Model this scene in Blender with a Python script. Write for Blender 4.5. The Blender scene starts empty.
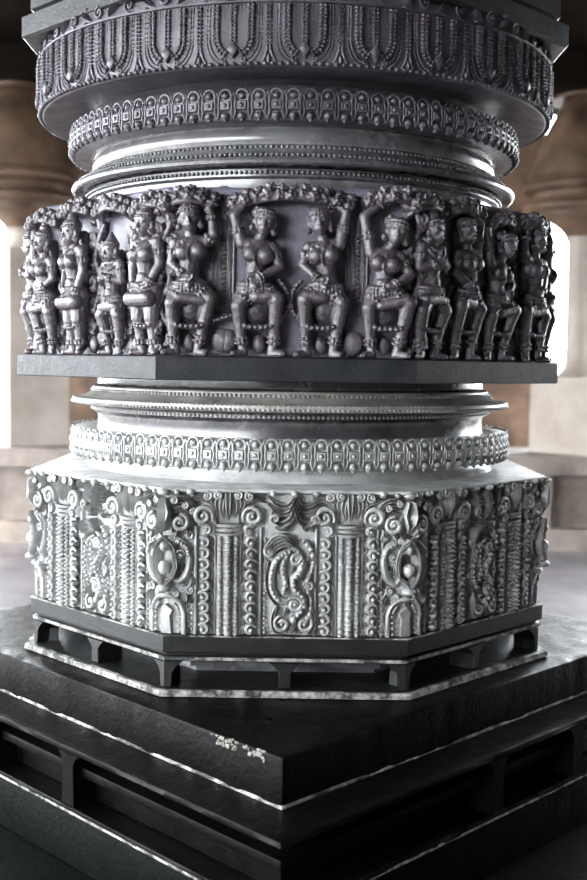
import bpy, bmesh, math, random
import numpy as np
from mathutils import Matrix, Vector
PI = math.pi
rnd = random.Random(7)
EYE = 1.00            # camera height above the hall floor
VB = -0.624           # foot of the carved pillar, below eye level
SC = bpy.context.scene
COL = SC.collection
T8 = math.tan(PI / 8)

# ------------------------------------------------------------------ mesh kit
# shapes are drawn in (u, v, h): u to the right, v up (relative to eye level), h outward
class M:
    def __init__(self):
        self.V, self.F, self.n = [], [], 0
    def add(self, v, f):
        v = np.asarray(v, float).reshape(-1, 3)
        o = self.n
        self.V.append(v)
        self.F.extend([tuple(i + o for i in q) for q in f])
        self.n += len(v)
        return self
    def join(self, other, fn=None):
        v = np.concatenate(other.V)
        if fn is not None: v = fn(v)
        return self.add(v, other.F)
    def pts(self):
        return np.concatenate(self.V)

def tube(m, path, r, seg=8, squash=1.0, caps=True, ref=(0, 0, 1)):
    P = np.asarray(path, float); n = len(P)
    R = np.full(n, r) if np.isscalar(r) else np.asarray(r, float)
    if len(R) != n: R = np.interp(np.linspace(0, 1, n), np.linspace(0, 1, len(R)), R)
    T = np.gradient(P, axis=0)
    T /= np.maximum(np.linalg.norm(T, axis=1, keepdims=True), 1e-9)
    ref = np.array(ref, float)
    rings = []
    for i in range(n):
        rf = ref if abs(T[i] @ ref) < .93 else np.array([1., .2, 0])
        s = np.cross(T[i], rf); s /= np.linalg.norm(s)
        up = np.cross(s, T[i])
        a = np.arange(seg) * 2 * PI / seg
        rings.append(P[i] + R[i] * (np.cos(a)[:, None] * s + squash * np.sin(a)[:, None] * up))
    v = np.concatenate(rings)
    f = []
    for i in range(n - 1):
        for j in range(seg):
            k = (j + 1) % seg
            f.append((i*seg+j, i*seg+k, (i+1)*seg+k, (i+1)*seg+j))
    if caps:
        f.append(tuple(range(seg - 1, -1, -1)))
        f.append(tuple((n - 1) * seg + j for j in range(seg)))
    return m.add(v, f)

_sph = {}
def _sphere(seg, rng):
    if (seg, rng) not in _sph:
        v = [(0, 0, 1)]
        for i in range(1, rng):
            t = PI * i / rng
            for j in range(seg):
                a = 2 * PI * j / seg
                v.append((math.sin(t) * math.cos(a), math.sin(t) * math.sin(a), math.cos(t)))
        v.append((0, 0, -1)); f = []
        for j in range(seg):
            k = (j + 1) % seg
            f.append((0, 1 + j, 1 + k))
            for i in range(rng - 2):
                a = 1 + i * seg
                f.append((a + j, a + seg + j, a + seg + k, a + k))
            a = 1 + (rng - 2) * seg
            f.append((a + j, len(v) - 1, a + k))
        _sph[(seg, rng)] = (np.array(v), f)
    return _sph[(seg, rng)]

def bead(m, c, r, seg=8, rng=5, rot=0.0):
    v, f = _sphere(seg, rng)
    r = (r, r, r) if np.isscalar(r) else r
    v = v * np.array(r)
    if rot:
        cs, sn = math.cos(rot), math.sin(rot)
        v = np.stack([v[:, 0]*cs - v[:, 1]*sn, v[:, 0]*sn + v[:, 1]*cs, v[:, 2]], 1)
    return m.add(v + np.array(c), f)

def capsule(m, p, q, r1, r2, seg=12):
    p, q = np.array(p, float), np.array(q, float)
    d = q - p; L = np.linalg.norm(d); t = d / max(L, 1e-9)
    pts, rad = [], []
    for a in np.linspace(PI/2*.97, 0, 5): pts.append(p - t*r1*math.sin(a)); rad.append(r1*math.cos(a))
    for a in np.linspace(0, PI/2*.97, 5): pts.append(q + t*r2*math.sin(a)); rad.append(r2*math.cos(a))
    rf = (0, 0, 1) if abs(t[2]) < .9 else (1, 0, 0)
    # fixed frame
    s = np.cross(t, rf); s /= np.linalg.norm(s); up = np.cross(s, t)
    a = np.arange(seg)*2*PI/seg
    v = np.concatenate([P + R*(np.cos(a)[:, None]*s + np.sin(a)[:, None]*up) for P, R in zip(pts, rad)])
    f = [(i*seg+j, i*seg+(j+1) % seg, (i+1)*seg+(j+1) % seg, (i+1)*seg+j) for i in range(len(pts)-1) for j in range(seg)]
    f.append(tuple(range(seg-1, -1, -1))); f.append(tuple((len(pts)-1)*seg+j for j in range(seg)))
    return m.add(v, f)

def chain(m, pts, rads, seg=12):
    for i in range(len(pts)-1): capsule(m, pts[i], pts[i+1], rads[i], rads[i+1], seg)

def box(m, u0, u1, v0, v1, h0, h1, b=0.0):
    """slab standing on h0, its outer edges bevelled by b"""
    v = [(u0,v0,h0),(u1,v0,h0),(u1,v1,h0),(u0,v1,h0)]
    v += [(u0,v0,h1-b),(u1,v0,h1-b),(u1,v1,h1-b),(u0,v1,h1-b)]
    f = [(3,2,1,0)]
    n = 4
    if b > 0:
        v += [(u0+b,v0+b,h1),(u1-b,v0+b,h1),(u1-b,v1-b,h1),(u0+b,v1-b,h1)]; n = 8
        for i in range(4): j=(i+1)%4; f.append((4+i,4+j,8+j,8+i))
    for i in range(4): j=(i+1)%4; f.append((i,j,4+j,4+i))
    f.append((n,n+1,n+2,n+3))
    return m.add(v, f)

def prism(m, poly, h0, h1, b=0.0):
    P = np.array(poly, float); n = len(P)
    area = sum(P[i][0]*P[(i+1)%n][1]-P[(i+1)%n][0]*P[i][1] for i in range(n))
    if area < 0: P = P[::-1]
    c = P.mean(0)
    d = P - c; L = np.linalg.norm(d, axis=1, keepdims=True)
    Q = c + d * np.maximum(1 - b/np.maximum(L, 1e-9), .3)
    col = lambda A, h: np.concatenate([A, np.full((n, 1), h)], 1)
    v = np.concatenate([col(P, h0), col(P, h1-b), col(Q, h1)])
    f = [tuple(range(n-1, -1, -1)), tuple(2*n+i for i in range(n))]
    for i in range(n):
        j = (i+1) % n
        f.append((i, j, n+j, n+i)); f.append((n+i, n+j, 2*n+j, 2*n+i))
    return m.add(v, f)

def smooth_path(pts, n=24):
    P = np.array(pts, float)
    if P.shape[1] == 2: P = np.concatenate([P, np.zeros((len(P), 1))], 1)
    Q = np.concatenate([[2*P[0]-P[1]], P, [2*P[-1]-P[-2]]])
    out = []; k = len(P)-1
    for s in np.linspace(0, k-1e-6, n):
        i = int(s); t = s-i
        a, b, c, d = Q[i], Q[i+1], Q[i+2], Q[i+3]
        out.append(.5*((2*b)+(-a+c)*t+(2*a-5*b+4*c-d)*t*t+(-a+3*b-3*c+d)*t**3))
    return np.array(out)

def ribbon(m, path, widths, h0, hh, groove=.30):
    """carved leaf: a strip with two raised flanks and a groove along its middle"""
    P = np.asarray(path, float)[:, :2]; n = len(P)
    W = np.interp(np.linspace(0, 1, n), np.linspace(0, 1, len(widths)), widths)
    T = np.gradient(P, axis=0); T /= np.maximum(np.linalg.norm(T, axis=1, keepdims=True), 1e-9)
    N = np.stack([-T[:, 1], T[:, 0]], 1)
    prof = [(-1, 0), (-.92, .6), (-.55, 1), (0, groove), (.55, 1), (.92, .6), (1, 0)]
    v = []
    for i in range(n):
        for a, b in prof:
            p = P[i] + N[i]*W[i]*a
            v.append((p[0], p[1], h0 + hh*b*min(1, W[i]/max(W.max(), 1e-9)*1.4+.1)))
    k = len(prof); f = []
    for i in range(n-1):
        for j in range(k-1):
            f.append((i*k+j, (i+1)*k+j, (i+1)*k+j+1, i*k+j+1))
        f.append((i*k+k-1, (i+1)*k+k-1, (i+1)*k, i*k))
    f.append(tuple(range(k))); f.append(tuple((n-1)*k+j for j in range(k-1, -1, -1)))
    return m.add(v, f)

def curl(m, c, r0, r1, a0, turns, tr, h, seg=7, ball=None, hh=None):
    n = max(10, int(abs(turns)*18))
    s = np.linspace(0, 1, n)
    a = a0 + turns*2*PI*s
    r = r0 + (r1-r0)*s
    p = np.stack([c[0]+r*np.cos(a), c[1]+r*np.sin(a), np.full(n, h)], 1)
    tube(m, p, [tr*.55, tr, tr*.9, tr*.6], seg, squash=1.1)
    if ball: bead(m, (c[0], c[1], h), (ball, ball, ball*1.1))

# ------------------------------------------------------------------ placing meshes
def flat(v):                                   # onto one face of an octagon (facing -Y)
    return np.stack([v[:, 0], -v[:, 2], v[:, 1]-VB], 1)
def round_(R):                                 # around a drum of radius R, h measured from the axis
    def fn(v):
        a = v[:, 0]/R
        return np.stack([v[:, 2]*np.sin(a), -v[:, 2]*np.cos(a), v[:, 1]-VB], 1)
    return fn
def corner(ap):                                # folded around the corner between face 0 and face +1
    c = np.array([ap*T8, -ap])
    def fn(v):
        u, h = v[:, 0], v[:, 2]-ap
        t = np.clip(u/.008, -1, 1)*.5+.5
        d0, d1 = np.array([1., 0]), np.array([math.cos(PI/4), math.sin(PI/4)])
        n0, n1 = np.array([0, -1.]), np.array([math.sin(PI/4), -math.cos(PI/4)])
        base = c + np.where(u[:, None] < 0, u[:, None]*d0, u[:, None]*d1)
        nn = n0*(1-t[:, None]) + n1*t[:, None]
        nn /= np.linalg.norm(nn, axis=1, keepdims=True)
        nn *= (1 + (1/math.cos(PI/8)-1)*(1-np.abs(t*2-1)))[:, None]
        p = base + nn*h[:, None]
        return np.stack([p[:, 0], p[:, 1], v[:, 1]-VB], 1)
    return fn

def to_mesh(name, m, fn=None, angle=35, recalc=True):
    v = m.pts()
    if fn is not None: v = fn(v)
    me = bpy.data.meshes.new(name)
    me.from_pydata([tuple(p) for p in v], [], m.F)
    if recalc:
        bm = bmesh.new(); bm.from_mesh(me)
        bmesh.ops.recalc_face_normals(bm, faces=bm.faces)
        bm.to_mesh(me); bm.free()
    me.polygons.foreach_set('use_smooth', [True]*len(me.polygons))
    me.set_sharp_from_angle(angle=math.radians(angle))
    me.update()
    return me

def link(name, me, mat, parent=None, rot=0.0, loc=(0, 0, 0)):
    o = bpy.data.objects.new(name, me); COL.objects.link(o)
    if mat is not None and not me.materials: me.materials.append(mat)
    o.parent = parent; o.location = loc; o.rotation_euler = (0, 0, rot)
    return o
def again(o, rot=None, loc=None, label=None):
    c = o.copy(); COL.objects.link(c); c.parent = o.parent
    if rot is not None: c.rotation_euler = (0, 0, rot)
    if loc is not None: c.location = loc
    if label: c['label'] = label
    return c
def thing(name, label, cat, loc=(0, 0, 0), group=None, rot=0.0):
    o = bpy.data.objects.new(name, None); COL.objects.link(o)
    o.empty_display_size = .1
    o.location = loc; o.rotation_euler = (0, 0, rot)
    o['label'] = label; o['category'] = cat; o['kind'] = 'thing'
    if group: o['group'] = group
    return o
def structure(name, me, mat, label=None, cat=None, loc=(0, 0, 0), rot=0.0):
    o = link(name, me, mat, None, rot, loc); o['kind'] = 'structure'
    o['label'] = label; o['category'] = cat
    return o

def lathe(m, prof, seg=160, closed=False):
    """prof: (radius, v) from top to bottom, in pillar coordinates; written as x, y, z+VB so that plain() maps it"""
    n = len(prof); v = []
    a = np.arange(seg)*2*PI/seg
    for r, z in prof:
        v.append(np.stack([r*np.sin(a), np.full(seg, z), r*np.cos(a)], 1))
    f = []
    for i in range(n-1):
        for j in range(seg):
            k = (j+1) % seg
            f.append((i*seg+j, i*seg+k, (i+1)*seg+k, (i+1)*seg+j))
    f.append(tuple(range(seg))); f.append(tuple((n-1)*seg+j for j in range(seg-1, -1, -1)))
    return m.add(np.concatenate(v), f)
def arc_prof(p, q, bulge, n=6):
    p, q = np.array(p, float), np.array(q, float)
    d = q-p; nn = np.array([-d[1], d[0]])
    if nn[0] < 0: nn = -nn
    nn /= max(np.linalg.norm(nn), 1e-9)
    return [tuple(p+d*t+nn*bulge*4*t*(1-t)) for t in np.linspace(0, 1, n)]
def octo(m, prof, rot=PI/8):
    """octagonal stack: prof = (apothem, v) from top to bottom"""
    n = len(prof); v = []
    for ap, z in prof:
        R = ap/math.cos(PI/8)
        for j in range(8):
            a = rot + j*PI/4
            v.append((R*math.sin(a), z, R*math.cos(a)))
    f = []
    for i in range(n-1):
        for j in range(8):
            k = (j+1) % 8
            f.append((i*8+j, i*8+k, (i+1)*8+k, (i+1)*8+j))
    f.append(tuple(range(8))); f.append(tuple((n-1)*8+j for j in range(7, -1, -1)))
    return m.add(v, f)
plain = lambda v: np.stack([v[:, 0], -v[:, 2], v[:, 1]-VB], 1)

# ------------------------------------------------------------------ materials
def nodes(name):
    mt = bpy.data.materials.new(name); mt.use_nodes = True
    nt = mt.node_tree
    for n in list(nt.nodes): nt.nodes.remove(n)
    out = nt.nodes.new('ShaderNodeOutputMaterial')
    b = nt.nodes.new('ShaderNodeBsdfPrincipled')
    nt.links.new(b.outputs[0], out.inputs[0])
    return mt, nt, b
def stone(name, dark, light, rough=(.3, .55), scale=9, bump=.25, lime=None, lime_amt=.5, spec=.5, coat=0.0, patch=None):
    mt, nt, b = nodes(name)
    N, Lk = nt.nodes.new, nt.links.new
    tc = N('ShaderNodeTexCoord')
    def noise(sc, det, ro=.6):
        n = N('ShaderNodeTexNoise'); n.inputs['Scale'].default_value = sc
        n.inputs['Detail'].default_value = det; n.inputs['Roughness'].default_value = ro
        Lk(tc.outputs['Object'], n.inputs['Vector']); return n
    def ramp(src, a, c, ca=(0, 0, 0, 1), cc=(1, 1, 1, 1)):
        r = N('ShaderNodeValToRGB'); r.color_ramp.elements[0].position = a; r.color_ramp.elements[1].position = c
        r.color_ramp.elements[0].color = ca; r.color_ramp.elements[1].color = cc
        Lk(src, r.inputs[0]); return r
    n1 = noise(scale, 8)
    base = ramp(n1.outputs[0], .32, .7, (*dark, 1), (*light, 1))
    colr = base.outputs[0]
    if lime is not None:                      # whitish lime powder lodged in the carving
        g = N('ShaderNodeNewGeometry')
        p = ramp(g.outputs['Pointiness'], .40, .50, (1, 1, 1, 1), (0, 0, 0, 1))
        n2 = ramp(noise(26, 5).outputs[0], .35, .68)
        mul = N('ShaderNodeMath'); mul.operation = 'MULTIPLY'
        Lk(p.outputs[0], mul.inputs[0]); Lk(n2.outputs[0], mul.inputs[1])
        mul2 = N('ShaderNodeMath'); mul2.operation = 'MULTIPLY'; mul2.inputs[1].default_value = lime_amt
        Lk(mul.outputs[0], mul2.inputs[0])
        mx = N('ShaderNodeMix'); mx.data_type = 'RGBA'
        Lk(mul2.outputs[0], mx.inputs['Factor']); Lk(colr, mx.inputs['A']); mx.inputs['B'].default_value = (*lime, 1)
        colr = mx.outputs['Result']
    if patch is not None:                     # scattered pale stains
        pc, lo, hi, sc = patch
        n3 = ramp(noise(sc, 7, .7).outputs[0], lo, hi)
        mx = N('ShaderNodeMix'); mx.data_type = 'RGBA'
        Lk(n3.outputs[0], mx.inputs['Factor']); Lk(colr, mx.inputs['A']); mx.inputs['B'].default_value = (*pc, 1)
        colr = mx.outputs['Result']
    Lk(colr, b.inputs['Base Color'])
    rr = ramp(noise(scale*2.3, 6).outputs[0], .3, .7, (rough[0],)*3+(1,), (rough[1],)*3+(1,))
    Lk(rr.outputs[0], b.inputs['Roughness'])
    b.inputs['Specular IOR Level'].default_value = spec
    if coat: b.inputs['Coat Weight'].default_value = coat; b.inputs['Coat Roughness'].default_value = .25
    if bump:
        bp = N('ShaderNodeBump'); bp.inputs['Strength'].default_value = bump; bp.inputs['Distance'].default_value = .004
        nb = noise(scale*7, 8, .65)
        Lk(nb.outputs[0], bp.inputs['Height']); Lk(bp.outputs[0], b.inputs['Normal'])
    return mt

MAT = {
 'base':   stone('silvery soapstone', (.15, .15, .147), (.42, .42, .41), (.24, .46), 14, .25, (.55, .55, .53), .8, spec=.9),
 'field':  stone('lime dusted soapstone', (.20, .202, .20), (.56, .56, .545), (.35, .55), 22, .35, (.6, .6, .58), .6, spec=.7),
 'limed':  stone('lime washed polished stone', (.34, .345, .34), (.62, .62, .60), (.2, .36), 12, .1, spec=.8, patch=((.10, .10, .11), .66, .74, 40)),
 'frieze': stone('violet grey soapstone', (.030, .024, .028), (.15, .13, .148), (.18, .40), 15, .55, (.42, .40, .43), .7, spec=.9),
 'friezeback': stone('blue grey soapstone', (.075, .068, .09), (.20, .188, .245), (.3, .55), 16, .3, spec=.7),
 'neck':   stone('polished soapstone', (.06, .06, .065), (.15, .15, .158), (.18, .34), 8, .1, (.55, .53, .49), .7, spec=.9),
 'darkneck': stone('dark polished soapstone', (.022, .021, .024), (.075, .072, .08), (.14, .30), 8, .1, (.45, .42, .36), .8, spec=.8),
 'cream':  stone('cream dusted stone', (.14, .135, .125), (.40, .385, .35), (.25, .42), 12, .1, spec=.6),
 'drum':   stone('dull violet soapstone', (.05, .044, .054), (.15, .136, .158), (.28, .5), 14, .4, (.36, .34, .38), .6),
 'band':   stone('dark slate band', (.006, .0065, .0075), (.021, .0225, .026), (.32, .5), 20, .3, spec=.25, patch=((.2, .2, .2), .68, .85, 60)),
 'darkband': stone('dark oiled band', (.004, .0045, .0045), (.013, .0135, .013), (.3, .5), 20, .3, spec=.35, patch=((.12, .12, .11), .70, .86, 60)),
 'limeglint': stone('lime and painted edge light', (.010, .010, .010), (.03, .03, .028), (.5, .8), 20, .8, patch=((.42, .41, .38), .42, .62, 30)),  # lime patches; pale tone also paints light caught on the bevels
 'shadeblack': stone('shade toned black stone', (.0007, .0013, .001), (.0022, .0036, .0028), (.4, .6), 9, .5, spec=.05),  # greenish black painted in for the shadow below the sill
 'plinth': stone('black oiled stone', (.0009, .0009, .0007), (.0034, .0031, .0022), (.26, .48), 9, .5, spec=.07, patch=((.010, .009, .006), .62, .84, 34)),
 'lime':   stone('lime wash crust', (.10, .098, .085), (.34, .33, .29), (.7, .9), 90, .8),
 'brown':  stone('warm brown sandstone', (.04, .024, .016), (.19, .118, .075), (.35, .6), 4.5, .3),
 'pale':   stone('pale dressed stone', (.26, .215, .18), (.44, .39, .34), (.6, .8), 3, .2),
 'parapet': stone('weathered parapet stone', (.13, .105, .088), (.30, .255, .22), (.6, .8), 5, .3),
 'floor':  stone('grey paving', (.09, .08, .086), (.20, .18, .192), (.4, .7), 2.2, .2),
 'ceil':   stone('near black ceiling stone', (.003, .002, .0012), (.010, .0065, .004), (.6, .8), 3, .3, spec=.08),  # even black brown for the ceiling and lintel
 'dark':   stone('dark blocker wall stone', (.02, .017, .014), (.06, .05, .04), (.6, .8), 3, .3),  # for the unseen walls that hold light back
 'ground': stone('dark earth ground', (.035, .03, .024), (.07, .06, .045), (.8, .9), 1, .2),  # kept dark to cut light bounced up onto the pillar
}

# ================================================================== THE CARVED PILLAR
pillar = thing('carved_pillar', 'carved grey soapstone temple pillar with a ring of dancers, on the dark square plinth', 'pillar', (0, 0, EYE+VB))

# ---- lower octagonal block --------------------------------------------------
FW = .46; AP = .5553; H0 = .5405
PX, PY = .00185, .2794/148
def P(x, y): return ((x-286.7)*PX, -.230-(y-489)*PY)
def S(k): return k*PX

m = M()
octo(m, [(.551, -.2300), (.557, -.2325), (.557, -.2375), (.546, -.2405), (H0, -.243), (H0, -.5094)])
block = link('base_block', to_mesh('base_block', m, plain, 25), MAT['field'], pillar)

m = M()
octo(m, [(.550, -.5085), (AP, -.512), (AP, -.541), (.552, -.544), (.544, -.5455), (.544, -.549), (.550, -.551), (.550, -.559), (.546, -.561), (.44, -.561)])
band = link('base_band', to_mesh('base_band', m, plain, 25), MAT['darkband'], pillar)
m = M()
octo(m, [(.452, -.560), (.452, -.596), (.43, -.599), (.43, -.6115)])
link('recessed_core', to_mesh('recessed_core', m, plain, 25), MAT['neck'], pillar)
m = M()
octo(m, [(.556, -.6107), (.566, -.6122), (.567, -.6205), (.563, -.624)])
foot = link('foot_slab', to_mesh('foot_slab', m, plain, 25), MAT['darkband'], pillar)
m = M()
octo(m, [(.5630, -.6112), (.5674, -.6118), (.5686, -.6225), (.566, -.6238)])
link('lime_glint_edge', to_mesh('lime_glint_edge', m, plain, 25), MAT['limeglint'], foot)  # pale strip, part lime, part painted light along the foot edge
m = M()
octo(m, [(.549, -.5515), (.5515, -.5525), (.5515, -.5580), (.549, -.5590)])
link('lime_glint_edge', to_mesh('lime_glint_edge', m, plain, 25), MAT['limeglint'], band)
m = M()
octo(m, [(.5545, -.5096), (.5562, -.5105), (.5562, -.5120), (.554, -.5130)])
link('lime_glint_edge', to_mesh('lime_glint_edge', m, plain, 25), MAT['limeglint'], band)
# pegs under the band: flared little brackets in the middle of each face and on each corner
def peg_shape(s=1.0):
    m = M()
    prism(m, [(-.030*s, -.561), (.030*s, -.561), (.022*s, -.568), (.0125*s, -.580), (.0115*s, -.6107), (-.0115*s, -.6107), (-.0125*s, -.580), (-.022*s, -.568)], .49, .549, .003)
    return m
pm = peg_shape()
p0 = link('bracket_peg', to_mesh('bracket_peg', pm, flat, 30), MAT['darkband'], pillar)
pc = M()
for sgn in (-1, 1):
    pts = [(0, -.561), (.034*sgn, -.561), (.022*sgn, -.570), (.013*sgn, -.584), (.012*sgn, -.6107), (0, -.6107)]
    prism(pc, pts, .50, .549, .0015)
pcm = to_mesh('bracket_peg_corner', pc, corner(.549), 30)
p1 = link('bracket_peg', pcm, MAT['darkband'], pillar, 0)
for k in range(1, 8): again(p0, k*PI/4); again(p1, k*PI/4)

FACES = (0, -1, 1, -2, 2)          # the faces the place can show from near the camera
def put_faces(o, faces=FACES):
    for k in faces[1:]: again(o, k*PI/4)

# ---- colonnettes
def colonnette(cx):
    m = M(); c = P(cx, 0)[0]
    y = lambda yy: P(0, yy)[1]
    box(m, c-S(11.5), c+S(11.5), y(637), y(536), H0-.004, H0+.010, .002)
    for dx, r in ((0, 3.6), (-8.2, 2.2), (8.2, 2.2)):
        tube(m, [(c+S(dx), y(637), H0+.010), (c+S(dx), y(537), H0+.010)], S(r), 10, 1.15)
    n = 19
    for i in range(n):
        yy = 540+i*(634-540)/(n-1)
        bead(m, (c, y(yy), H0+.0165), (S(4.4), S(2.25), .0068), 8, 5)
    n = 23
    for i in range(n):
        yy = 540+i*(635-540)/(n-1)
        for dx in (-8.2, 8.2):
            bead(m, (c+S(dx), y(yy), H0+.0130), (S(3.1), S(1.7), .0055), 6, 4)
    for k, (yy, hw, r) in enumerate(((535.5, 12.6, 1.5), (531, 12.2, 2.0), (526.5, 13.2, 1.6))):
        tube(m, smooth_path([(c-S(hw), y(yy), H0+.004), (c-S(hw*.6), y(yy), H0+.015), (c, y(yy), H0+.019), (c+S(hw*.6), y(yy), H0+.015), (c+S(hw), y(yy), H0+.004)], 13), S(r), 7)
    for i in range(7):
        bead(m, (c+S(-10+i*20/6), y(531), H0+.018-.006*abs(i-3)/3), (S(1.2), S(2.2), .003), 6, 4)
    # flared capital with hanging leaves
    prism(m, [(c-S(10), y(525)), (c+S(10), y(525)), (c+S(13), y(514)), (c+S(24), y(500)), (c+S(24), y(492)), (c-S(24), y(492)), (c-S(24), y(500)), (c-S(13), y(514))], H0-.004, H0+.011, .003)
    ribbon(m, smooth_path([P(cx, 494), P(cx, 506), P(cx, 521)], 10), [S(4.5), S(4), S(.8)], H0+.008, .014, .4)
    for sg in (-1, 1):
        ribbon(m, smooth_path([P(cx+sg*4, 495), P(cx+sg*7, 508), P(cx+sg*4.5, 520)], 10), [S(3.2), S(3.6), S(.8)], H0+.007, .011, .4)
        ribbon(m, smooth_path([P(cx+sg*11, 494), P(cx+sg*15, 505), P(cx+sg*9, 515)], 10), [S(3), S(3.6), S(.8)], H0+.006, .011, .4)
        curl(m, P(cx+sg*10, 496), S(4.2), S(1.5), PI/2, -sg*1.2, S(1.8), H0+.021, ball=S(1.8))
        curl(m, P(cx+sg*21, 497), S(4.6), S(1.5), PI/2, sg*1.2, S(2.0), H0+.018, ball=S(2))
    return m
for cx in (227.5, 350.5):
    o = link('colonnette', to_mesh('colonnette', colonnette(cx), flat, 50), MAT['base'], block)
    put_faces(o)

# ---- strips of stacked curls
def curl_strip(cx, sg):
    m = M(); c = P(cx, 0)[0]
    y = lambda yy: P(0, yy)[1]
    r_ = random.Random(int(cx))
    for e in (-1, 1):
        box(m, c+S(e*10.2-1.3), c+S(e*10.2+1.3), y(637), y(528 if e == sg else 534), H0-.003, H0+.008, .001)
    for i in range(9):
        yy = 543.5+i*10.9; j = r_.uniform(-.5, .5)
        cc = P(cx+sg*.8+j, yy)
        curl(m, cc, S(6.0), S(3.2), PI/2-sg*1.0+r_.uniform(-.25, .25), sg*.72, S(2.5), H0+.013)
        bead(m, (cc[0]+sg*S(.6), cc[1]-S(.6), H0+.011), (S(3.1), S(3.1), .011))
        ribbon(m, smooth_path([P(cx-sg*6.5, yy+5), P(cx-sg*7.2, yy-1), P(cx-sg*2, yy-6.4)], 8), [S(1.2), S(2), S(.8)], H0-.001, .013, .8)
    cc = P(cx+sg*2, 517)
    curl(m, cc, S(10.5), S(3), PI*(.5+.5*sg)+sg*.5, -sg*1.35, S(3.1), H0+.015, 8, ball=S(3))
    curl(m, P(cx-sg*1.5, 531), S(5.5), S(2), PI/2-sg*.8, sg*.8, S(2.6), H0+.014, ball=S(2.4))
    # plume over the scroll
    for q, dy in enumerate((0, 4, 8)):
        ribbon(m, smooth_path([P(cx-sg*12, 527-dy*.4), P(cx-sg*9, 508-dy), P(cx+sg*4, 500-dy*.9), P(cx+sg*15, 504-dy*.9)], 14), [S(1), S(2.3), S(2.4), S(.8)], H0-.001, .018-.003*q, .6)
    return m
for cx, sg in ((204, -1), (250, 1), (326.5, -1), (373.5, 1)):
    o = link('curl_strip', to_mesh('curl_strip', curl_strip(cx, sg), flat, 50), MAT['base'], block)
    put_faces(o)

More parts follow.
